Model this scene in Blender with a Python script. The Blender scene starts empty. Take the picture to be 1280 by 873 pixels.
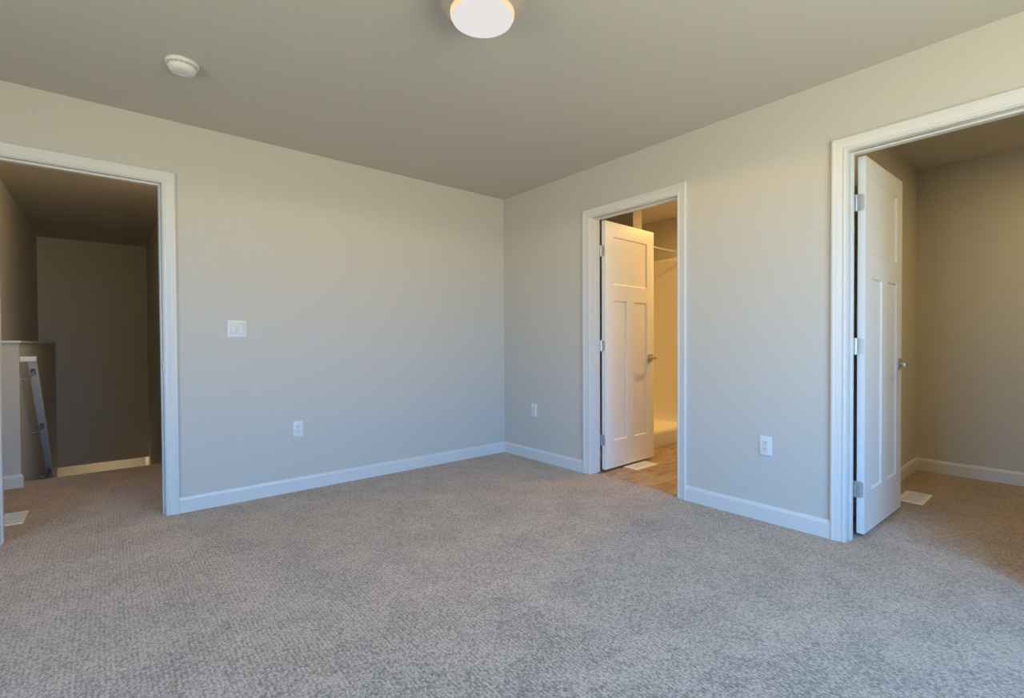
import bpy, bmesh, math
from mathutils import Vector, Matrix

C = bpy.context.scene.collection
sc = bpy.context.scene

# ------------------------------------------------------------------ camera
cam_data = bpy.data.cameras.new('camera')
cam_data.sensor_fit = 'HORIZONTAL'
cam_data.sensor_width = 36.0
cam_data.lens = 608.4 / 1280 * 36.0
cam_data.clip_start = 0.02
cam = bpy.data.objects.new('camera', cam_data)
C.objects.link(cam)
rt = Vector((0.76659318, -0.64211515, -0.00479956))
up = Vector((0.0122191, 0.00711399, 0.99990004))
fw = Vector((0.64201682, 0.76657519, -0.01329961))
M = Matrix((rt, up, -fw)).transposed().to_4x4()
M.translation = Vector((-2.9736, -3.6678, 1.0592))
cam.matrix_world = M
sc.camera = cam

# ------------------------------------------------------------------ view, world, lights
sc.view_settings.view_transform = 'Standard'
sc.view_settings.look = 'None'
sc.view_settings.exposure = 0.0
sc.view_settings.gamma = 1.0
sc.view_settings.use_curve_mapping = False
sc.cycles.max_bounces = 14
sc.cycles.diffuse_bounces = 9
sc.cycles.glossy_bounces = 4
sc.cycles.sample_clamp_indirect = 6.0

SKY = (0.21, 0.515, 1.0)
SKY_STRENGTH = 13.0
GROUND = (1.0, 0.97, 0.70)
GROUND_STRENGTH = 7.5
LAMP_ROOM = 54.0
LAMP_BATH = 34.0
LAMP_CLOSET = 12.5
LAMP_STAIR = 4.5
FILL_HALL = 22.0
WARM = (1.0, 0.58, 0.07)
WARM_CLOSET = (1.0, 0.74, 0.26)
WARM_HALL = (1.0, 0.73, 0.36)
WARM_BATH = (1.0, 0.595, 0.18)

w = bpy.data.worlds.new('daylight')
sc.world = w
w.use_nodes = True
nt = w.node_tree
nt.nodes.clear()
tc = nt.nodes.new('ShaderNodeTexCoord')
sx = nt.nodes.new('ShaderNodeSeparateXYZ')
rmp = nt.nodes.new('ShaderNodeMapRange')
rmp.inputs['From Min'].default_value = -0.02
rmp.inputs['From Max'].default_value = 0.03
mixc = nt.nodes.new('ShaderNodeMix'); mixc.data_type = 'RGBA'
mixc.inputs[6].default_value = tuple(c * GROUND_STRENGTH for c in GROUND) + (1,)
mixc.inputs[7].default_value = tuple(c * SKY_STRENGTH for c in SKY) + (1,)
bg = nt.nodes.new('ShaderNodeBackground')
wo = nt.nodes.new('ShaderNodeOutputWorld')
nt.links.new(tc.outputs['Generated'], sx.inputs[0])
nt.links.new(sx.outputs['Z'], rmp.inputs['Value'])
nt.links.new(rmp.outputs[0], mixc.inputs[0])
nt.links.new(mixc.outputs[2], bg.inputs['Color'])
nt.links.new(bg.outputs[0], wo.inputs[0])

def lamp(name, kind, loc, power, color, **kw):
    d = bpy.data.lights.new(name, kind)
    d.energy = power
    d.color = color
    for k, v in kw.items():
        setattr(d, k, v)
    o = bpy.data.objects.new(name, d)
    C.objects.link(o)
    o.location = loc
    return o

# the window behind the camera: its opening, and a sampling portal in it
WX0, WX1, WZ0, WZ1 = -2.85, -0.65, 0.30, 2.26
Y_FRONT = -4.65
portal = lamp('window_portal', 'AREA', ((WX0 + WX1) / 2, Y_FRONT - 0.12, (WZ0 + WZ1) / 2), 1.0, (1, 1, 1),
              shape='RECTANGLE', size=WX1 - WX0, size_y=WZ1 - WZ0)
portal.data.cycles.is_portal = True
portal.rotation_euler = (math.radians(90), 0, 0)      # shines along +y
# unseen second window, added in the left side wall to even out the light
LY0, LY1, LZ0, LZ1 = -3.20, -1.90, 0.30, 2.26
X_LEFT = -4.75
portal = lamp('window_portal', 'AREA', (X_LEFT - 0.12, (LY0 + LY1) / 2, (LZ0 + LZ1) / 2), 1.0, (1, 1, 1),
              shape='RECTANGLE', size=LZ1 - LZ0, size_y=LY1 - LY0)
portal.data.cycles.is_portal = True
portal.rotation_euler = (0, math.radians(-90), 0)     # shines along +x

LX, LY = -1.828, -2.13
lamp('ceiling_bulb', 'SPOT', (LX, LY, 2.304), LAMP_ROOM, WARM, spot_size=math.radians(174), spot_blend=0.12, shadow_soft_size=0.03)
lamp('bathroom_bulb', 'AREA', (1.62, -1.66, 2.38), LAMP_BATH, WARM_BATH, shape='DISK', size=0.12)
lamp('closet_bulb', 'AREA', (1.15, -4.0, 2.40), LAMP_CLOSET, WARM_CLOSET, shape='DISK', size=0.2)
lamp('hall_fill', 'POINT', (-2.85, 0.80, 2.36), FILL_HALL, WARM_HALL, shadow_soft_size=0.06)  # added unseen fill light, brightens the stair hall
lamp('downstairs_bulb', 'AREA', (-2.95, 5.55, -0.42), LAMP_STAIR, (1.0, 0.72, 0.36), shape='DISK', size=0.2)

# ------------------------------------------------------------------ materials
def new_mat(name):
    m = bpy.data.materials.new(name)
    m.use_nodes = True
    n = m.node_tree.nodes
    b = n['Principled BSDF']
    return m, m.node_tree, b

def N(t, kind, **kw):
    n = t.nodes.new(kind)
    for k, v in kw.items():
        if k in n.inputs:
            n.inputs[k].default_value = v
        else:
            setattr(n, k, v)
    return n

def plain(name, col, rough=0.5, metal=0.0, bump=0.0, bscale=200.0, spec=0.5):
    m, t, b = new_mat(name)
    b.inputs['Base Color'].default_value = (*col, 1)
    b.inputs['Roughness'].default_value = rough
    b.inputs['Metallic'].default_value = metal
    b.inputs['Specular IOR Level'].default_value = spec
    if bump:
        co = N(t, 'ShaderNodeTexCoord')
        no = N(t, 'ShaderNodeTexNoise', Scale=bscale, Detail=3.0)
        bp = N(t, 'ShaderNodeBump', Strength=bump, Distance=0.002)
        t.links.new(co.outputs['Object'], no.inputs['Vector'])
        t.links.new(no.outputs['Fac'], bp.inputs['Height'])
        t.links.new(bp.outputs[0], b.inputs['Normal'])
    return m

M_WALL = plain('greige_wall_paint', (0.56, 0.535, 0.49), 0.75, bump=0.12, bscale=160, spec=0.25)
M_CEIL = plain('greige_ceiling_paint', (0.56, 0.535, 0.485), 0.85, bump=0.2, bscale=90, spec=0.2)
M_TRIM = plain('white_trim_enamel', (0.66, 0.66, 0.65), 0.32)
M_DOOR = plain('white_door_enamel', (0.74, 0.74, 0.73), 0.35)
M_PLASTIC = plain('white_plastic', (0.69, 0.69, 0.68), 0.35)
M_DARK = plain('dark_slot', (0.03, 0.03, 0.03), 0.7)
M_NICKEL = plain('satin_nickel', (0.55, 0.53, 0.50), 0.32, metal=1.0)
M_RING = plain('brushed_nickel_ring', (0.78, 0.73, 0.66), 0.45, metal=1.0)
M_HINGE = plain('nickel_hinge', (0.60, 0.59, 0.57), 0.38, metal=1.0)
M_RAIL = plain('white_rail_paint', (0.74, 0.74, 0.73), 0.35)
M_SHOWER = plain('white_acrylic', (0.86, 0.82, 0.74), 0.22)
M_PAN_SHADED = plain('shaded_white_acrylic', (0.60, 0.57, 0.52), 0.3)  # same white as the surround, darkened to put the curb's shade into the colour
M_REG = plain('white_register_enamel', (0.78, 0.78, 0.77), 0.4)
M_GRAYPL = plain('gray_plastic', (0.45, 0.45, 0.45), 0.5)

def carpet_mat():
    m, t, b = new_mat('greige_cut_pile_carpet')
    L = t.links.new
    co = N(t, 'ShaderNodeTexCoord')
    # tufts: stretched a little along the rows, which run along y
    mp = N(t, 'ShaderNodeMapping'); mp.inputs['Scale'].default_value = (165, 122, 140)
    L(co.outputs['Object'], mp.inputs[0])
    warp = N(t, 'ShaderNodeTexNoise', Scale=30.0, Detail=2.0)
    L(co.outputs['Object'], warp.inputs['Vector'])
    mad = N(t, 'ShaderNodeVectorMath', operation='MULTIPLY_ADD')
    mad.inputs[1].default_value = (1.6, 1.6, 0)
    L(warp.outputs['Color'], mad.inputs[0]); L(mp.outputs[0], mad.inputs[2])
    vo = N(t, 'ShaderNodeTexVoronoi', Scale=1.0); vo.feature = 'F1'
    L(mad.outputs[0], vo.inputs['Vector'])
    sepc = N(t, 'ShaderNodeSeparateColor')
    L(vo.outputs['Color'], sepc.inputs[0])
    fine = N(t, 'ShaderNodeTexNoise', Scale=620.0, Detail=2.0)
    L(co.outputs['Object'], fine.inputs['Vector'])
    wave = N(t, 'ShaderNodeTexWave', Scale=22.0, Distortion=2.2, Detail=2.0)
    wave.inputs['Detail Scale'].default_value = 1.2
    wave.bands_direction = 'X'
    L(co.outputs['Object'], wave.inputs['Vector'])
    big = N(t, 'ShaderNodeTexNoise', Scale=4.2, Detail=4.0, Roughness=0.6)
    L(co.outputs['Object'], big.inputs['Vector'])
    # pile brightness = tuft id + fibre + row + lay of the pile
    def madd(a, k, c):
        n = N(t, 'ShaderNodeMath', operation='MULTIPLY_ADD'); n.inputs[1].default_value = k
        L(a, n.inputs[0])
        if isinstance(c, float): n.inputs[2].default_value = c
        else: L(c, n.inputs[2])
        return n.outputs[0]
    v = madd(sepc.outputs[0], 0.30, 0.185)
    v = madd(fine.outputs['Fac'], 0.60, v)
    v = madd(wave.outputs['Fac'], 0.10, v)
    v = madd(vo.outputs['Distance'], -0.42, v)
    bigr = N(t, 'ShaderNodeMapRange')
    bigr.inputs['From Min'].default_value = 0.38; bigr.inputs['From Max'].default_value = 0.62
    bigr.inputs['To Min'].default_value = -0.075; bigr.inputs['To Max'].default_value = 0.03
    L(big.outputs['Fac'], bigr.inputs['Value'])
    add = N(t, 'ShaderNodeMath', operation='ADD'); L(v, add.inputs[0]); L(bigr.outputs[0], add.inputs[1])
    rp = N(t, 'ShaderNodeValToRGB')
    e = rp.color_ramp.elements
    e[0].position = 0.26; e[0].color = (0.105, 0.082, 0.064, 1)
    e[1].position = 0.66; e[1].color = (0.56, 0.43, 0.335, 1)
    x = e.new(0.44); x.color = (0.33, 0.253, 0.197, 1)
    L(add.outputs[0], rp.inputs[0])
    L(rp.outputs[0], b.inputs['Base Color'])
    b.inputs['Roughness'].default_value = 0.95
    b.inputs['Specular IOR Level'].default_value = 0.1
    b.inputs['Sheen Weight'].default_value = 0.75
    b.inputs['Sheen Roughness'].default_value = 0.5
    b.inputs['Sheen Tint'].default_value = (1.0, 0.81, 0.65, 1)
    bp = N(t, 'ShaderNodeBump', Strength=0.8, Distance=0.006)
    L(add.outputs[0], bp.inputs['Height'])
    L(bp.outputs[0], b.inputs['Normal'])
    return m
M_CARPET = carpet_mat()

def vinyl_mat():
    m, t, b = new_mat('brown_stone_vinyl')
    L = t.links.new
    co = N(t, 'ShaderNodeTexCoord')
    mp = N(t, 'ShaderNodeMapping'); mp.inputs['Scale'].default_value = (2.2, 6.0, 1)
    mp.inputs['Rotation'].default_value = (0, 0, 0.5)
    L(co.outputs['Object'], mp.inputs[0])
    no = N(t, 'ShaderNodeTexNoise', Scale=1.6, Detail=5.0, Distortion=1.6)
    L(mp.outputs[0], no.inputs['Vector'])
    rp = N(t, 'ShaderNodeValToRGB')
    e = rp.color_ramp.elements
    e[0].position = 0.3; e[0].color = (0.26, 0.17, 0.11, 1)
    e[1].position = 0.72; e[1].color = (0.50, 0.38, 0.27, 1)
    L(no.outputs['Fac'], rp.inputs[0])
    br = N(t, 'ShaderNodeTexBrick')
    br.offset = 0.5
    br.inputs['Scale'].default_value = 1.0
    br.inputs['Brick Width'].default_value = 0.45; br.inputs['Row Height'].default_value = 0.45
    br.inputs['Mortar Size'].default_value = 0.003
    br.inputs['Color1'].default_value = (1, 1, 1, 1); br.inputs['Color2'].default_value = (0.93, 0.93, 0.93, 1)
    br.inputs['Mortar'].default_value = (0.75, 0.75, 0.75, 1)
    L(co.outputs['Object'], br.inputs['Vector'])
    mx = N(t, 'ShaderNodeMix'); mx.data_type = 'RGBA'; mx.blend_type = 'MULTIPLY'
    mx.inputs[0].default_value = 1.0
    L(rp.outputs[0], mx.inputs[6]); L(br.outputs['Color'], mx.inputs[7])
    L(mx.outputs[2], b.inputs['Base Color'])
    b.inputs['Roughness'].default_value = 0.45
    return m
M_VINYL = vinyl_mat()

def glow_mat():
    m = bpy.data.materials.new('lit_frosted_glass'); m.use_nodes = True
    t = m.node_tree; t.nodes.clear()
    e = N(t, 'ShaderNodeEmission', Strength=1.0); o = N(t, 'ShaderNodeOutputMaterial')
    e.inputs['Color'].default_value = (0.80, 0.775, 0.76, 1)
    t.links.new(e.outputs[0], o.inputs[0])
    return m
M_GLOW = glow_mat()
def rim_mat():
    m = bpy.data.materials.new('lit_glass_edge'); m.use_nodes = True
    t = m.node_tree; t.nodes.clear()
    e = N(t, 'ShaderNodeEmission', Strength=1.0); o = N(t, 'ShaderNodeOutputMaterial')
    e.inputs['Color'].default_value = (1.0, 0.76, 0.46, 1)
    t.links.new(e.outputs[0], o.inputs[0])
    return m
M_RIM = rim_mat()

def pane_mat():
    m = bpy.data.materials.new('window_glass'); m.use_nodes = True
    t = m.node_tree; t.nodes.clear()
    a = N(t, 'ShaderNodeBsdfTransparent'); g = N(t, 'ShaderNodeBsdfGlossy', Roughness=0.02)
    x = N(t, 'ShaderNodeMixShader'); x.inputs[0].default_value = 0.06
    o = N(t, 'ShaderNodeOutputMaterial')
    t.links.new(a.outputs[0], x.inputs[1]); t.links.new(g.outputs[0], x.inputs[2]); t.links.new(x.outputs[0], o.inputs[0])
    return m
M_PANE = pane_mat()

# ------------------------------------------------------------------ helpers
def box(bm, x0, x1, y0, y1, z0, z1):
    v = [bm.verts.new(p) for p in ((x0, y0, z0), (x1, y0, z0), (x1, y1, z0), (x0, y1, z0),
                                   (x0, y0, z1), (x1, y0, z1), (x1, y1, z1), (x0, y1, z1))]
    for f in ((3, 2, 1, 0), (4, 5, 6, 7), (0, 1, 5, 4), (1, 2, 6, 5), (2, 3, 7, 6), (3, 0, 4, 7)):
        bm.faces.new([v[i] for i in f])

def rounded(w, h, r, n=5):
    pts = []
    for cx, cy, a0 in ((w/2-r, h/2-r, 0), (-w/2+r, h/2-r, 90), (-w/2+r, -h/2+r, 180), (w/2-r, -h/2+r, 270)):
        for k in range(n + 1):
            a = math.radians(a0 + 90 * k / n)
            pts.append((cx + r * math.cos(a), cy + r * math.sin(a)))
    return pts

def loft(bm, rings, cap0=True, cap1=True):
    vs = [[bm.verts.new(p) for p in r] for r in rings]
    n = len(vs[0])
    for a, b in zip(vs, vs[1:]):
        for i in range(n):
            bm.faces.new((a[i], a[(i+1) % n], b[(i+1) % n], b[i]))
    if cap0: bm.faces.new(list(reversed(vs[0])))
    if cap1: bm.faces.new(vs[-1])

def lathe(bm, prof, cx=0, cy=0, n=48, cap0=False, cap1=False):
    rings = []
    for r, z in prof:
        rings.append([(cx + r * math.cos(2*math.pi*k/n), cy + r * math.sin(2*math.pi*k/n), z) for k in range(n)])
    loft(bm, rings, cap0, cap1)

def tube(bm, pts, r, n=12, r2=None):
    """round bar through the points, with flat ends"""
    pts = [Vector(p) for p in pts]
    rings = []
    prev = None
    for i, p in enumerate(pts):
        d = (pts[min(i+1, len(pts)-1)] - pts[max(i-1, 0)]).normalized()
        a = d.orthogonal().normalized() if prev is None else (prev - d * prev.dot(d)).normalized()
        prev = a
        b = d.cross(a)
        rings.append([tuple(p + (a * math.cos(2*math.pi*k/n) + b * math.sin(2*math.pi*k/n)) * r) for k in range(n)])
    loft(bm, rings)

def obj(name, bm, mat, parent=None, smooth=False, bevel=0.0, segs=2):
    bmesh.ops.remove_doubles(bm, verts=bm.verts, dist=1e-6)
    bmesh.ops.recalc_face_normals(bm, faces=bm.faces)
    me = bpy.data.meshes.new(name)
    bm.to_mesh(me); bm.free()
    me.materials.append(mat)
    o = bpy.data.objects.new(name, me)
    C.objects.link(o)
    if smooth:
        me.polygons.foreach_set('use_smooth', [True] * len(me.polygons))
        me.set_sharp_from_angle(angle=math.radians(35))
    if bevel:
        mod = o.modifiers.new('bevel', 'BEVEL'); mod.width = bevel; mod.segments = segs
        mod.limit_method = 'ANGLE'; mod.angle_limit = math.radians(40)
    if parent is not None:
        o.parent = parent
    return o

def tag(o, label, cat, group=None, kind=None):
    o['label'] = label; o['category'] = cat
    if group: o['group'] = group
    if kind: o['kind'] = kind
    return o

def empty(name, loc=(0, 0, 0)):
    o = bpy.data.objects.new(name, None)
    o.empty_display_size = 0.05
    C.objects.link(o); o.location = loc
    return o

def copy_tree(o, parent=None):
    c = o.copy(); C.objects.link(c)
    if parent is not None: c.parent = parent
    for ch in list(o.children): copy_tree(ch, c)
    return c

def struct(name, bm, mat, label, cat, **kw):
    return tag(obj(name, bm, mat, **kw), label, cat, kind='structure')

# ------------------------------------------------------------------ the room's measures
T = 0.115                    # wall thickness
H = 2.44                     # ceiling
HEAD = 2.048                 # underside of the head jambs
JB = 0.019                   # jamb board
CW = 0.064                   # casing width
REV = 0.005                  # reveal
HALL0, HALL1 = -3.408, -2.695     # clear opening to the stair hall (x)
BATH0, BATH1 = -1.860, -1.091     # clear opening to the bathroom (y)
CLO0, CLO1 = -3.545, -2.841       # clear opening to the closet (y)
XL = -4.75                   # left wall of the bedroom
XB = 1.92                    # end wall of the shower / bathroom
XC = 2.125                   # back wall of the closet
YP = -2.735                  # closet face of the partition between closet and bathroom
XH = -2.50                   # right wall of the stair hall
XS = -3.617                  # left wall above the stair
YS = 1.64                    # top edge of the stair
YF = 4.97                    # far wall above the stair
PX, PY, PZ = -3.460, 1.445, 1.072   # half wall beside the stair: right face, near face, top

def wall_x(bm, y0, y1, x0, x1, z0, z1, holes):
    """wall running along x, holes = (xa, xb, za, zb)"""
    holes = sorted(holes); x = x0
    for a, b, za, zb in holes:
        box(bm, x, a, y0, y1, z0, z1)
        if za > z0: box(bm, a, b, y0, y1, z0, za)
        if zb < z1: box(bm, a, b, y0, y1, zb, z1)
        x = b
    box(bm, x, x1, y0, y1, z0, z1)
def wall_y(bm, x0, x1, y0, y1, z0, z1, holes):
    holes = sorted(holes); y = y0
    for a, b, za, zb in holes:
        box(bm, x0, x1, y, a, z0, z1)
        if za > z0: box(bm, x0, x1, a, b, z0, za)
        if zb < z1: box(bm, x0, x1, a, b, zb, z1)
        y = b
    box(bm, x0, x1, y, y1, z0, z1)

# ------------------------------------------------------------------ structure
bm = bmesh.new()
box(bm, XL - T, 0.055, Y_FRONT - T, 0.0, -0.05, 0.0)
box(bm, XL - T, XH + T, 0.0, YS, -0.05, 0.0)
box(bm, 0.055, XC + T, Y_FRONT - T, YP + 0.05, -0.05, 0.0)
struct('floor', bm, M_CARPET, 'greige textured carpet over the bedroom, hall and closet floor', 'floor')

bm = bmesh.new()
box(bm, 0.055, XC + T, YP + 0.05, 0.0, -0.05, -0.003)
struct('floor_bathroom', bm, M_VINYL, 'brown stone-look vinyl floor inside the bathroom doorway', 'floor')

bm = bmesh.new()
box(bm, XL - T, XC + T, Y_FRONT - T, T, H, H + 0.1)
struct('ceiling', bm, M_CEIL, 'plain greige ceiling of the bedroom with one round light', 'ceiling')
bm = bmesh.new()
box(bm, XL - T, XH + T, T, YF + T, H, H + 0.1)
struct('ceiling_hall', bm, M_CEIL, 'dim ceiling of the stair hall seen through the left doorway', 'ceiling')

bm = bmesh.new()
wall_x(bm, 0.0, T, XL - T, XC + T, 0.0, H, [(HALL0 - JB, HALL1 + JB, 0.0, HEAD + JB)])
struct('wall_back', bm, M_WALL, 'greige bedroom wall with the stair hall doorway and double switch', 'wall')

bm = bmesh.new()
wall_y(bm, 0.0, T, Y_FRONT, 0.0, 0.0, H, [(BATH0 - JB, BATH1 + JB, 0.0, HEAD + JB), (CLO0 - JB, CLO1 + JB, 0.0, HEAD + JB)])
struct('wall_right', bm, M_WALL, 'greige bedroom wall with the bathroom and closet doorways', 'wall')

bm = bmesh.new()
wall_x(bm, Y_FRONT - T, Y_FRONT, XL - T, XC + T, 0.0, H, [(WX0, WX1, WZ0, WZ1)])
struct('wall_front', bm, M_WALL, 'greige bedroom wall behind the viewer with the wide window', 'wall')
bm = bmesh.new()
wall_y(bm, XL - T, XL, Y_FRONT, 0.0, 0.0, H, [(LY0, LY1, LZ0, LZ1)])
struct('wall_left', bm, M_WALL, 'greige side wall of the bedroom left of the viewer', 'wall')

bm = bmesh.new()
box(bm, T, XC, YP, YP + T, 0.0, H)
struct('wall_closet_side', bm, M_WALL, 'narrow greige closet wall behind the open closet door', 'wall')
bm = bmesh.new()
box(bm, XC, XC + T, Y_FRONT, YP + T, 0.0, H)
struct('wall_closet_back', bm, M_WALL, 'tan shadowed back wall of the closet', 'wall')
bm = bmesh.new()
box(bm, XB, XB + T, YP + T, 0.0, 0.0, H)
struct('wall_bathroom_end', bm, M_WALL, 'warm lit end wall above the shower surround', 'wall')
bm = bmesh.new()
box(bm, 0.868, 1.006, -0.87, 0.0, -0.003, H)
struct('wall_shower', bm, M_WALL, 'bright wall end rising above the open bathroom door', 'wall')

# stair hall
bm = bmesh.new()
box(bm, XH, XH + T, T, 6.3, -2.75, H)
struct('wall_hall_right', bm, M_WALL, 'dark right wall of the stair hall beside the door casing', 'wall')
bm = bmesh.new()
box(bm, XS - T, XS, PY + 0.10, YF, -2.75, H)
struct('wall_hall_left', bm, M_WALL, 'tan upper wall of the stair hall above the half wall', 'wall')
bm = bmesh.new()
box(bm, XL - T, XS - T, PY + 0.10, PY + 0.10 + T, 0.0, H)
box(bm, XL - T, XL, T, PY + 0.10, 0.0, H)
struct('wall_hall_side', bm, M_WALL, 'hall wall running left out of sight of the doorway', 'wall')
bm = bmesh.new()
box(bm, XS - T, XH + T, YF, YF + T, -0.543, H)
struct('wall_hall_far', bm, M_WALL, 'dark brown far wall above the stair well', 'wall')
bm = bmesh.new()
box(bm, XS - T, XH + T, 6.2, 6.3, -2.75, -0.2)
box(bm, XS - T, XS, YF + T, 6.2, -2.75, -0.2)
box(bm, XS - T, XH + T, YF + T, 6.2, -0.3, -0.2)
box(bm, XS - T, XH + T, YS + 0.0, 6.2, -2.85, -2.75)
struct('wall_lower_landing', bm, M_WALL, 'strip of lamplit lower wall below the dark far wall', 'wall')
bm = bmesh.new()
box(bm, XS, PX, PY, YF, -2.75, PZ)
hw = struct('wall_half', bm, M_WALL, 'pale half wall beside the stair carrying the handrail', 'wall')
bm = bmesh.new()
box(bm, XS, PX + 0.012, PY - 0.012, YF, PZ, PZ + 0.019)
obj('cap', bm, M_TRIM, hw, bevel=0.004)

bm = bmesh.new()
n = 13; rise, run = 2.75 / 13, 0.245
for k in range(n - 1):
    box(bm, PX, XH, YS + k * run, YS + (k + 1) * run + 0.02, -2.75, -(k + 1) * rise)
struct('stairs', bm, M_CARPET, 'carpeted steps descending beyond the edge of the hall floor', 'stairs')
bm = bmesh.new()
box(bm, PX, XH, YS - 0.02, YS, -2.75, -0.05)
struct('trim_stair_edge', bm, M_TRIM, 'board under the carpet edge at the top of the stair', 'trim')

# ------------------------------------------------------------------ baseboards (profile: thickness, height)
BASE = [(0, 0), (0.014, 0), (0.014, 0.080), (0.0115, 0.086), (0.010, 0.092), (0.006, 0.0975), (0, 0.0985)]
def baseboard(name, runs, label):
    """runs: (p0, p1, normal, m0, m1); m = 1 shortens the front for an inner mitre"""
    bm = bmesh.new()
    for p0, p1, nrm, m0, m1 in runs:
        p0, p1, nrm = Vector((*p0, 0)), Vector((*p1, 0)), Vector((*nrm, 0))
        d = (p1 - p0).normalized()
        a = [tuple(p0 + nrm * t + d * (m0 * t) + Vector((0, 0, z))) for t, z in BASE]
        b = [tuple(p1 + nrm * t - d * (m1 * t) + Vector((0, 0, z))) for t, z in BASE]
        loft(bm, [a, b])
    return struct(name, bm, M_TRIM, label, 'baseboard')
cas_h = HALL1 + REV + CW; cas_hl = HALL0 - REV - CW
cb0, cb1 = BATH0 - REV - CW, BATH1 + REV + CW
cc0, cc1 = CLO0 - REV - CW, CLO1 + REV + CW
baseboard('baseboard_back', [((cas_h, 0), (0, 0), (0, -1), 0, 1), ((XL, 0), (cas_hl, 0), (0, -1), 1, 0)],
          'white baseboard along the wall below the switch')
baseboard('baseboard_right', [((0, 0), (0, cb1), (-1, 0), 1, 0), ((0, cb0), (0, cc1), (-1, 0), 0, 0), ((0, cc0), (0, Y_FRONT), (-1, 0), 0, 1)],
          'white baseboard along the wall beside the bathroom and closet casings')
baseboard('baseboard_left', [((XL, Y_FRONT), (XL, 0), (1, 0), 1, 1)], 'white baseboard along the side wall left of the viewer')
baseboard('baseboard_front', [((XL, Y_FRONT), (0, Y_FRONT), (0, 1), 1, 1)], 'white baseboard under the window behind the viewer')
baseboard('baseboard_closet', [((T + 0.02, YP), (XC, YP), (0, -1), 0, 1), ((XC, YP), (XC, Y_FRONT), (-1, 0), 1, 1), ((XC, Y_FRONT), (T, Y_FRONT), (0, 1), 1, 0)],
          'cream baseboard around the closet behind the open door')
baseboard('baseboard_hall', [((XL, PY), (PX, PY), (0, -1), 1, -1)], 'white baseboard on the near face of the half wall')

# the near face of the half wall carries on to the left as a low wall
bm = bmesh.new()
box(bm, XL, XS, PY, PY + 0.10, 0.0, PZ)
struct('wall_half_side', bm, M_WALL, 'low wall continuing the half wall to the left', 'wall')

# ------------------------------------------------------------------ door frames
CAS = [(0, 0), (0, 0.0085), (0.003, 0.0105), (0.007, 0.0115), (0.011, 0.0105), (0.0125, 0.0085), (0.016, 0.0085),
       (0.030, 0.0115), (0.044, 0.0145), (0.047, 0.0145), (0.049, 0.0165), (0.053, 0.0180), (0.060, 0.0180),
       (0.063, 0.0165), (CW, 0.013), (CW, 0)]
def casing_bm(a, b, head, mp):
    """mitred three-sided casing; mp(s, z, t) maps to the room"""
    bm = bmesh.new()
    rows = [[], [], [], []]
    for u, t in CAS:
        for row, (s, z) in zip(rows, ((a - u, 0), (a - u, head + u), (b + u, head + u), (b + u, 0))):
            row.append(mp(s, z, t))
    loft(bm, rows)
    return bm
def door_frame(name, a, b, mp, stop0, stop1, label):
    """mp(s, z, t): s along the wall, t out of the bedroom face (negative = into the wall)"""
    root = empty(name, mp((a + b) / 2, 0, 0)); inv = Vector(root.location)
    loc = lambda s, z, t: tuple(Vector(mp(s, z, t)) - inv)
    obj('casing', casing_bm(a - REV, b + REV, HEAD + REV, loc), M_TRIM, root, smooth=True)
    obj('casing', casing_bm(a - REV, b + REV, HEAD + REV, lambda s, z, t: loc(s, z, -T - t)), M_TRIM, root, smooth=True)
    def mbox(bm, s0, s1, z0, z1, t0, t1):
        c = [loc(s0, z0, t0), loc(s1, z1, t1)]
        box(bm, *[f(c[0][i], c[1][i]) for i in range(3) for f in (min, max)])
    bm = bmesh.new()
    mbox(bm, a - JB, a, 0, HEAD + JB, -T, 0); mbox(bm, b, b + JB, 0, HEAD + JB, -T, 0); mbox(bm, a, b, HEAD, HEAD + JB, -T, 0)
    obj('jamb', bm, M_TRIM, root)
    bm = bmesh.new()
    S = 0.011
    mbox(bm, a, a + S, 0, HEAD, -stop1, -stop0); mbox(bm, b - S, b, 0, HEAD, -stop1, -stop0); mbox(bm, a + S, b - S, HEAD - S, HEAD, -stop1, -stop0)
    obj('stop', bm, M_TRIM, root, bevel=0.0025)
    return tag(root, label, 'door frame', kind='structure')

fr_h = door_frame('trim_1', HALL0, HALL1, lambda s, z, t: (s, -t, z), 0.037, 0.072, 'white casing and jambs around the stair hall doorway')
fr_b = door_frame('trim_2', BATH0, BATH1, lambda s, z, t: (-t, s, z), 0.043, 0.078, 'white casing and jambs around the bathroom doorway')
fr_c = door_frame('trim_3', CLO0, CLO1, lambda s, z, t: (-t, s, z), 0.043, 0.078, 'white casing and jambs around the closet doorway')

# strike plate on the right jamb of the stair hall doorway
bm = bmesh.new()
pl = Vector(fr_h.location)
loft(bm, [[tuple(Vector((HALL1 - e, 0.020 + u, 0.925 + v)) - pl) for u, v in rounded(0.030, 0.058, 0.006)] for e in (0, 0.002)])
o = obj('strike_plate', bm, M_NICKEL, fr_h); o['label'] = 'satin nickel strike plate'
bm = bmesh.new()
loft(bm, [[tuple(Vector((HALL1 - e, 0.020 + u, 0.925 + v)) - pl) for u, v in rounded(0.013, 0.026, 0.003)] for e in (0.0018, 0.0023)])
o = obj('latch_hole', bm, M_DARK, o); o['label'] = 'dark latch hole in the plate'

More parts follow.
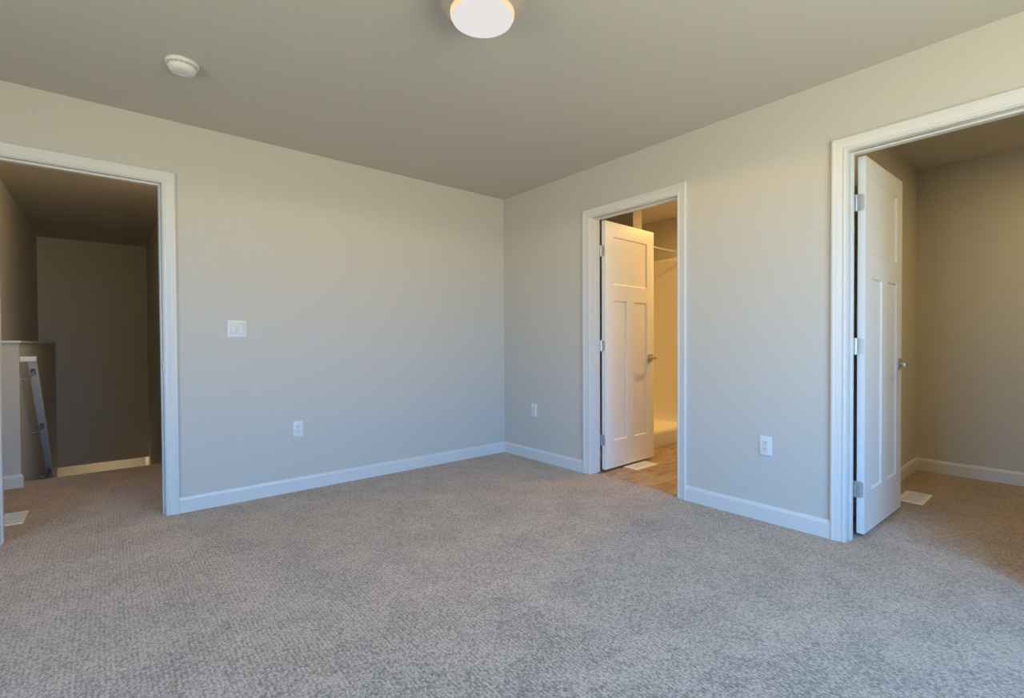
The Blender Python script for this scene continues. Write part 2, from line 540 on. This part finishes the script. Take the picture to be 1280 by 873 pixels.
# ------------------------------------------------------------------ doors (open into the next room, hinged on the jamb nearer the corner)
SLAB_T = 0.035
def slab_bm(L, z0, z1):
    """three-panel craftsman slab, local: x along the door, y thickness 0..SLAB_T, z up; both faces panelled"""
    st, mu = 0.108, 0.104
    pw = (L - 2 * st - mu) / 2
    X = [0, st, st + pw, st + pw + mu, L - st, L]
    Z = [z0, 0.243, 1.402, 1.530, 1.926, z1]
    bm = bmesh.new()
    for y, s in ((0.0, 1), (SLAB_T, -1)):
        def quad(pts): bm.faces.new([bm.verts.new(p) for p in pts])
        def panel(xa, xb, za, zb):
            rings = []
            for ins, dep in ((0, 0), (0.002, 0.003), (0.008, 0.0075), (0.010, 0.0085)):
                rings.append([(xa + ins, y + s*dep, za + ins), (xb - ins, y + s*dep, za + ins), (xb - ins, y + s*dep, zb - ins), (xa + ins, y + s*dep, zb - ins)])
            for r0, r1 in zip(rings, rings[1:]):
                for i in range(4): quad((r0[i], r0[(i+1) % 4], r1[(i+1) % 4], r1[i]))
            quad(rings[-1])
        for i in range(5):
            for j in range(5):
                if j == 1 and i in (1, 3): panel(X[i], X[i+1], Z[j], Z[j+1])
                elif j == 3 and i in (1, 2, 3): continue
                else: quad(((X[i], y, Z[j]), (X[i+1], y, Z[j]), (X[i+1], y, Z[j+1]), (X[i], y, Z[j+1])))
        panel(X[1], X[4], Z[3], Z[4])
    def quad(pts): bm.faces.new([bm.verts.new(p) for p in pts])
    for i in range(5):
        for z in (z0, z1): quad(((X[i], 0, z), (X[i+1], 0, z), (X[i+1], SLAB_T, z), (X[i], SLAB_T, z)))
        for x in (0, L): quad(((x, 0, Z[i]), (x, SLAB_T, Z[i]), (x, SLAB_T, Z[i+1]), (x, 0, Z[i+1])))
    return bm

def make_door(name, L, pin, ang, label):
    """pin: world (x, y) of the hinge pin; local frame: slab starts at x=0.006, its visible face at y=-0.041; frame turned by ang"""
    root = empty(name, (pin[0], pin[1], 0)); root.rotation_euler = (0, 0, ang)
    off = Vector((0.006, -0.006 - SLAB_T, 0))
    bm = slab_bm(L, 0.020, 2.044)
    bmesh.ops.translate(bm, verts=bm.verts, vec=off)
    obj('slab', bm, M_DOOR, root)
    x0 = off.x; yf, yb = off.y, off.y + SLAB_T
    for zc in (1.800, 1.030, 0.258):
        hh = 0.089
        bm = bmesh.new()      # leaf on the door's hinge edge: the plate lies in the plane x = x0, rounded towards the visible face
        def leaf(y_in, y_out, x, th, r=0.014, ends='out'):
            pts = [(y_in, zc - hh/2)]
            for k in range(6):
                a = math.radians(270 + 90*k/5) if y_out > y_in else math.radians(270 - 90*k/5)
                pts.append((y_out - math.copysign(r, y_out - y_in) + r*math.cos(a), zc - hh/2 + r + r*math.sin(a)))
            for k in range(6):
                a = math.radians(0 + 90*k/5) if y_out > y_in else math.radians(180 - 90*k/5)
                pts.append((y_out - math.copysign(r, y_out - y_in) + r*math.cos(a), zc + hh/2 - r + r*math.sin(a)))
            pts.append((y_in, zc + hh/2))
            return [[(x, y, z) for y, z in pts], [(x - th, y, z) for y, z in pts]]
        loft(bm, leaf(0.0, yf + 0.004, x0 + 0.0002, 0.0022))
        tube(bm, [(0, 0, zc - hh/2), (0, 0, zc + hh/2)], 0.0058, 14)
        # leaf on the jamb (turn with the pin: it lies along -x)
        for_jamb = leaf(0.0, 0.033, 0, 0.002)
        rot = [[(-y, 0.0065 + x * 1.0, z) for (x, y, z) in ring] for ring in for_jamb]
        loft(bm, rot)
        h = obj('hinge', bm, M_HINGE, root, smooth=True); h['label'] = 'satin nickel butt hinge'
        for y, z in ((-0.014, 0.030), (-0.026, 0.0), (-0.014, -0.030)):
            bm = bmesh.new()
            tube(bm, [(x0 - 0.0035, y, zc + z), (x0 - 0.0015, y, zc + z)], 0.0036, 12)
            obj('screw', bm, M_GRAYPL, h)
    # lever handle on both faces
    hx, hz = x0 + L - 0.062, 0.917
    for face, s in ((yf, -1), (yb, 1)):
        bm = bmesh.new()
        P = lambda u, v, d: (hx + u, face + s * d, hz + v)
        loft(bm, [[P(u, v, 0) for u, v in rounded(0.064, 0.064, 0.004)], [P(u, v, 0.007) for u, v in rounded(0.064, 0.064, 0.004)],
                  [P(u, v, 0.009) for u, v in rounded(0.060, 0.060, 0.004)]])
        hd = obj('handle', bm, M_NICKEL, root, smooth=True); hd['label'] = 'satin nickel lever handle on square rose'
        bm = bmesh.new()
        tube(bm, [P(0, 0, 0.008), P(0, 0, 0.050)], 0.0105, 16)
        rings = []
        for u in (0.014, 0.004, -0.03, -0.07, -0.106, -0.112):
            hw_, th = (0.0105, 0.006) if u > -0.1 else (0.0085, 0.0045)
            rings.append([P(u, a * hw_ / 0.5, 0.054 + b * th / 0.5) for a, b in rounded(1, 1, 0.25, 3)])
        loft(bm, rings)
        obj('lever', bm, M_NICKEL, hd, smooth=True)
    bm = bmesh.new()
    xe = x0 + L
    loft(bm, [[(xe + e, (yf + yb)/2 + u, hz + v) for u, v in rounded(0.025, 0.057, 0.005)] for e in (-0.0005, 0.0012)])
    tube(bm, [(xe, (yf + yb)/2, hz), (xe + 0.009, (yf + yb)/2, hz)], 0.008, 12)
    obj('latch_plate', bm, M_NICKEL, root)
    return tag(root, label, 'door', kind='structure')

make_door('door_1', 0.703, (0.130, BATH1), math.radians(1.5), 'white three-panel door standing open into the lamplit bathroom')
make_door('door_2', 0.694, (0.133, -2.845), math.radians(-1.3), 'white three-panel door standing open into the dim closet')

# ------------------------------------------------------------------ window behind the viewer
def make_window(name, loc, rot, wd, ht, label):
    """local: x across, y out of the room is negative, z up from the sill"""
    win = empty(name, loc); win.rotation_euler = (0, 0, rot)
    f, h2 = 0.045, wd / 2
    bm = bmesh.new()
    box(bm, -h2, -h2 + f, -0.105, -0.045, 0, ht); box(bm, h2 - f, h2, -0.105, -0.045, 0, ht)
    box(bm, -h2 + f, h2 - f, -0.105, -0.045, 0, f); box(bm, -h2 + f, h2 - f, -0.105, -0.045, ht - f, ht)
    box(bm, -0.035, 0.035, -0.105, -0.045, f, ht - f)
    obj('window_frame', bm, M_TRIM, win)
    for a, b in ((-h2 + f, -0.035), (0.035, h2 - f)):
        bm = bmesh.new(); box(bm, a, b, -0.078, -0.074, f, ht - f)
        obj('pane', bm, M_PANE, win)
    bm = bmesh.new(); box(bm, -h2 - 0.05, h2 + 0.05, 0, 0.035, -0.02, 0)
    obj('sill', bm, M_TRIM, win, bevel=0.003)
    return tag(win, label, 'window', kind='structure')
make_window('window_1', ((WX0 + WX1) / 2, Y_FRONT, WZ0), 0.0, WX1 - WX0, WZ1 - WZ0, 'wide two-pane white window behind the viewer letting in daylight')
make_window('added_window_2', (XL, (LY0 + LY1) / 2, LZ0), math.radians(-90), LY1 - LY0, LZ1 - LZ0, 'added unseen two-pane window in the left side wall, evening out the light')

# ------------------------------------------------------------------ ceiling light
cl = empty('ceiling_light', (LX, LY, H))
bm = bmesh.new()
lathe(bm, [(0.0, 0.0), (0.168, 0.0), (0.170, -0.006), (0.170, -0.040), (0.166, -0.052), (0.152, -0.074), (0.136, -0.094), (0.129, -0.100), (0.125, -0.100), (0.125, -0.092), (0.0, -0.092)], n=72)
o = obj('trim_ring', bm, M_RING, cl, smooth=True); o['label'] = 'satin nickel tapered ring'
bm = bmesh.new()
lathe(bm, [(0.125, -0.097), (0.1245, -0.108), (0.119, -0.119)], n=72)
obj('glass_edge', bm, M_RIM, cl, smooth=True)
bm = bmesh.new()
lathe(bm, [(0.119, -0.119), (0.105, -0.124), (0.08, -0.1285), (0.05, -0.1315), (0.02, -0.133), (0.0005, -0.1332)], n=72, cap1=True)
o = obj('glass_diffuser', bm, M_GLOW, cl, smooth=True); o['label'] = 'glowing frosted glass diffuser'
tag(cl, 'round flush ceiling light, lit, with satin nickel ring', 'ceiling light')

# ------------------------------------------------------------------ smoke detector
sd = empty('smoke_detector', (-2.664, -0.786, H))
bm = bmesh.new()
lathe(bm, [(0.0005, 0.0), (0.070, 0.0), (0.0715, -0.003), (0.0715, -0.012), (0.069, -0.0165), (0.062, -0.018), (0.0005, -0.018)], n=48)
obj('base', bm, M_PLASTIC, sd, smooth=True)
bm = bmesh.new()
for k in range(18):
    a = 2*math.pi*(k + 0.5)/18
    c, s = math.cos(a), math.sin(a)
    loft(bm, [[(r*c - t*s, r*s + t*c, z) for t, z in ((-0.0035, -0.019), (0.0035, -0.019), (0.0035, -0.026), (-0.0035, -0.026))] for r in (0.048, 0.0585)])
obj('rib_ring', bm, M_PLASTIC, sd)
bm = bmesh.new()
lathe(bm, [(0.053, -0.0175), (0.053, -0.027)], n=40)
obj('vent_slot', bm, M_GRAYPL, sd)['label'] = 'dark grey vent slot'
bm = bmesh.new()
lathe(bm, [(0.061, -0.0255), (0.061, -0.029), (0.057, -0.038), (0.050, -0.0455), (0.040, -0.050), (0.0215, -0.0515), (0.020, -0.050), (0.018, -0.0505), (0.0005, -0.0515)], n=48, cap0=True, cap1=True)
obj('cover', bm, M_PLASTIC, sd, smooth=True)
tag(sd, 'round white smoke detector on the ceiling', 'smoke detector')

# ------------------------------------------------------------------ switch and outlets: built facing -y, then turned for the right wall
def plate_bm(wd, ht):
    bm = bmesh.new()
    loft(bm, [[(u, -d, v) for u, v in rounded(wd - 2*i, ht - 2*i, 0.004)] for d, i in ((0, 0), (0.003, 0), (0.0052, 0.0012), (0.0060, 0.003))])
    return bm
sw = empty('light_switch', (-2.293, 0.0, 1.160))
obj('wall_plate', plate_bm(0.116, 0.114), M_PLASTIC, sw, smooth=True)
for sx_, tilt in ((-0.023, 0.004), (0.023, -0.004)):
    bm = bmesh.new()
    loft(bm, [[(sx_ + u, -0.0055 - (d + (tilt * v / 0.033 if d else 0)), v) for u, v in rounded(0.034 - 2*i, 0.067 - 2*i, 0.002, 2)]
              for d, i in ((0, 0), (0.0045, 0.0), (0.0052, 0.001))])
    r = obj('rocker', bm, M_PLASTIC, sw, smooth=True)
    bm = bmesh.new()
    loft(bm, [[(sx_ + u, -d, v) for u, v in rounded(0.037, 0.070, 0.002, 2)] for d in (0.0055, 0.0063)])
    obj('rocker_gap', bm, M_GRAYPL, r)
tag(sw, 'double white rocker light switch beside the stair hall doorway', 'light switch')

def make_outlet(label):
    root = empty('wall_outlet')
    obj('wall_plate', plate_bm(0.070, 0.114), M_PLASTIC, root, smooth=True)
    for zc in (0.0195, -0.0195):
        bm = bmesh.new()
        loft(bm, [[(u, -d, zc + v) for u, v in rounded(0.034 - 2*i, 0.029 - 2*i, 0.010, 5)] for d, i in ((0.005, 0), (0.0082, 0), (0.0088, 0.0006))])
        rc = obj('receptacle', bm, M_PLASTIC, root, smooth=True)
        for u, hgt in ((-0.0064, 0.0085), (0.0064, 0.007)):
            bm = bmesh.new(); box(bm, u - 0.0012, u + 0.0012, -0.0092, -0.0085, zc + 0.003 - hgt/2, zc + 0.003 + hgt/2)
            obj('slot', bm, M_DARK, rc)
        bm = bmesh.new(); tube(bm, [(0, -0.0085, zc - 0.0075), (0, -0.0092, zc - 0.0075)], 0.0025, 10)
        obj('ground_hole', bm, M_DARK, rc)
    bm = bmesh.new(); tube(bm, [(0, -0.0055, 0), (0, -0.0072, 0)], 0.0032, 12)
    obj('screw', bm, M_GRAYPL, root)
    return tag(root, label, 'outlet', 'wall outlets')
oa = make_outlet('white duplex outlet on the wall below and right of the switch')
oa.location = (-1.913, 0.0, 0.446)
ob = copy_tree(oa); ob['label'] = 'white duplex outlet between the room corner and the bathroom casing'
ob.location = (0.0, -0.4255, 0.446); ob.rotation_euler = (0, 0, math.radians(-90))
oc = copy_tree(oa); oc['label'] = 'white duplex outlet between the bathroom and closet casings'
oc.location = (0.0, -2.4365, 0.446); oc.rotation_euler = (0, 0, math.radians(-90))

# ------------------------------------------------------------------ floor registers
def make_register(wx, wy, z, loc, label):
    root = empty('floor_register', loc)
    a, b = wx / 2, wy / 2
    ia, ib = a - 0.026, b - 0.026
    bm = bmesh.new()
    outer = [(-a, -b), (a, -b), (a, b), (-a, b)]
    def ring(dx, zz): return [(sx*(a - dx), sy*(b - dx), zz) for sx, sy in ((-1, -1), (1, -1), (1, 1), (-1, 1))]
    loft(bm, [ring(0, 0), ring(0.003, 0.004), ring(0.010, 0.007), ring(0.026, 0.007), ring(0.026, 0.0005)], cap0=True, cap1=False)
    obj('frame', bm, M_REG, root)
    bm = bmesh.new()
    long_x = wx >= wy
    Lg, Sh = (ia, ib) if long_x else (ib, ia)
    def bar(l0, l1, s0, s1, z0, z1):
        if long_x: box(bm, l0, l1, s0, s1, z0, z1)
        else: box(bm, s0, s1, l0, l1, z0, z1)
    bar(-Lg, Lg, -0.004, 0.004, 0.0005, 0.0066)
    nb = 16
    for k in range(nb):
        c = -Lg + (k + 0.5) * 2 * Lg / nb
        bar(c - 0.0042, c + 0.0042, -Sh, Sh, 0.0010, 0.0064)
    obj('grille', bm, M_REG, root)
    bm = bmesh.new(); box(bm, -ia, ia, -ib, ib, 0.0002, 0.0008)
    obj('damper', bm, M_GRAYPL, root)['label'] = 'grey damper under the grille'
    bm = bmesh.new()
    lx, ly = (-Lg * 0.55, 0) if long_x else (0, -Lg * 0.55)
    box(bm, lx - 0.003, lx + 0.003, ly - 0.010, ly + 0.010, 0.005, 0.0115)
    obj('lever', bm, M_REG, root)
    return tag(root, label, 'floor register', 'floor registers')
make_register(0.300, 0.145, 0, (1.195, -2.900, 0.0), 'white floor register in the carpet behind the closet door')
make_register(0.145, 0.285, 0, (-3.428, 0.545, 0.0), 'white floor register in the hall carpet beside the left jamb')
make_register(0.300, 0.140, 0, (0.545, -1.182, -0.003), 'white floor register in the vinyl under the bathroom door')

# ------------------------------------------------------------------ handrail
hr = empty('handrail', (PX, 1.50, 0.95))
SL = 0.83
rx0, rx1 = 0.036, 0.088
Rp = lambda x, y, z: (x, y, z)
rail_sec = rounded(1, 1, 0.22, 4)
def sec(y, z, dx0=rx0, dx1=rx1, hgt=0.050):
    # section square to the slope
    n_ = math.sqrt(1 + SL*SL); uy, uz = SL / n_, 1 / n_
    return [((dx0 + dx1)/2 + u*(dx1 - dx0), y + v*hgt*uy, z + v*hgt*uz) for u, v in rail_sec]
bm = bmesh.new()
loft(bm, [sec(0.02, 0.0), sec(2.75, -2.73*SL)])
obj('rail', bm, M_RAIL, hr, smooth=True)
bm = bmesh.new()
loft(bm, [[(x, 0.020 + u*0.045, 0.0 + v*0.042) for u, v in rail_sec] for x in (0.0, rx1)])
obj('wall_return', bm, M_RAIL, hr, smooth=True)
for y in (0.10, 0.70, 1.32, 1.95, 2.55):
    zr = -(y - 0.02) * SL - 0.026
    bm = bmesh.new()
    tube(bm, [(0, y, zr - 0.060), (0.006, y, zr - 0.060)], 0.022, 18)
    tube(bm, [(0.004, y, zr - 0.060), (0.030, y, zr - 0.058), (0.050, y, zr - 0.046), (0.060, y, zr - 0.026), (0.062, y, zr - 0.004)], 0.0065, 10)
    zc = zr - 0.001
    loft(bm, [[(0.062 + u, y + v, zc - v*SL + d) for u, v in rounded(0.026, 0.062, 0.008)] for d in (-0.007, -0.002)])
    b_ = obj('bracket', bm, M_NICKEL, hr, smooth=True); b_['label'] = 'satin nickel handrail bracket'
tag(hr, 'white sloping handrail on the half wall beside the stair', 'handrail')

# ------------------------------------------------------------------ bathroom: shower, rod, linen shelves
X0s = 1.006
sh = empty('shower_stall', ((X0s + XB) / 2, -0.87, 0.0))
so = sh.location
bm = bmesh.new()      # pan: section in y-z swept along x
g = 0.002
prof = [(-0.002, 0.0), (-0.006, 0.128), (-0.001, 0.141), (0.012, 0.146), (0.055, 0.146), (0.068, 0.140), (0.078, 0.120), (0.095, 0.085), (0.12, 0.066), (0.16, 0.058),
        (0.68, 0.058), (0.76, 0.066), (0.80, 0.085), (0.83, 0.120), (0.845, 0.150), (0.866, 0.150), (0.866, 0.0)]
loft(bm, [[(x - so.x, y, z) for y, z in prof] for x in (X0s + g, XB - g)])
obj('pan', bm, M_PAN_SHADED, sh, smooth=True)
bm = bmesh.new()      # surround: two ends and the back, with a moulded flange along the top
def end_panel(xw, s):
    pr = [(g, 0.150), (0.060, 0.150), (0.045, 0.165), (0.028, 0.20), (0.018, 0.26), (0.014, 0.34), (0.014, 1.93), (0.022, 1.945), (0.026, 1.965), (0.022, 1.985), (0.012, 1.995), (g, 1.996)]
    loft(bm, [[(xw + s*t - so.x, y + 0.87, z) for t, z in pr] for y in (-0.825, -0.006)])
end_panel(XB, -1); end_panel(X0s, 1)
pr = [(g, 0.150), (0.050, 0.150), (0.028, 0.20), (0.014, 0.34), (0.014, 1.93), (0.026, 1.965), (0.012, 1.995), (g, 1.996)]
loft(bm, [[(x - so.x, 0.87 - t, z) for t, z in pr] for x in (X0s + 0.03, XB - 0.03)])
obj('surround', bm, M_SHOWER, sh, smooth=True)
# end wall: moulded ledge where pan and surround meet
bm = bmesh.new()
prl = [(g, 0.052), (0.30, 0.052), (0.24, 0.075), (0.16, 0.105), (0.08, 0.140), (0.03, 0.175), (0.016, 0.23), (g, 0.23)]
loft(bm, [[(XB - t - so.x, y + 0.87, z) for t, z in prl] for y in (-0.785, -0.03)])
obj('ledge', bm, M_SHOWER, sh, smooth=True)
tag(sh, 'white shower stall with low curb inside the bathroom', 'shower')

rod = empty('curtain_rod', (XB, -0.862, 2.0))
bm = bmesh.new()
tube(bm, [(-(XB - X0s) + 0.004, 0, 0), (-0.004, 0, 0)], 0.0100, 18)
obj('rod', bm, M_NICKEL, rod, smooth=True)
for xa, xb in ((-0.001, -0.018), (-(XB - X0s) + 0.001, -(XB - X0s) + 0.018)):
    bm = bmesh.new()
    rings = [[(x, r*math.cos(2*math.pi*k/20), r*math.sin(2*math.pi*k/20)) for k in range(20)] for x, r in ((xa, 0.030), ((xa + xb)/2, 0.028), (xb, 0.016))]
    loft(bm, rings)
    obj('flange', bm, M_NICKEL, rod, smooth=True)
tag(rod, 'satin nickel shower curtain rod across the shower opening', 'curtain rod')

ls = empty('linen_shelves', (0.49, -0.25, 0.0))
for z in (0.36, 0.70, 1.04, 1.375, 1.71, 2.05):
    bm = bmesh.new()
    box(bm, T + 0.003 - 0.49, 0.868 - 0.003 - 0.49, -0.22, 0.248, z - 0.019, z)
    sf = obj('shelf', bm, M_TRIM, ls, bevel=0.002)
    for xa, xb in ((T + 0.003, T + 0.022), (0.868 - 0.022, 0.868 - 0.003)):
        bm = bmesh.new()
        box(bm, xa - 0.49, xb - 0.49, -0.20, 0.248, z - 0.064, z - 0.0195)
        obj('cleat', bm, M_TRIM, sf)
tag(ls, 'white linen shelves glimpsed through the bathroom door hinge gap', 'shelves')
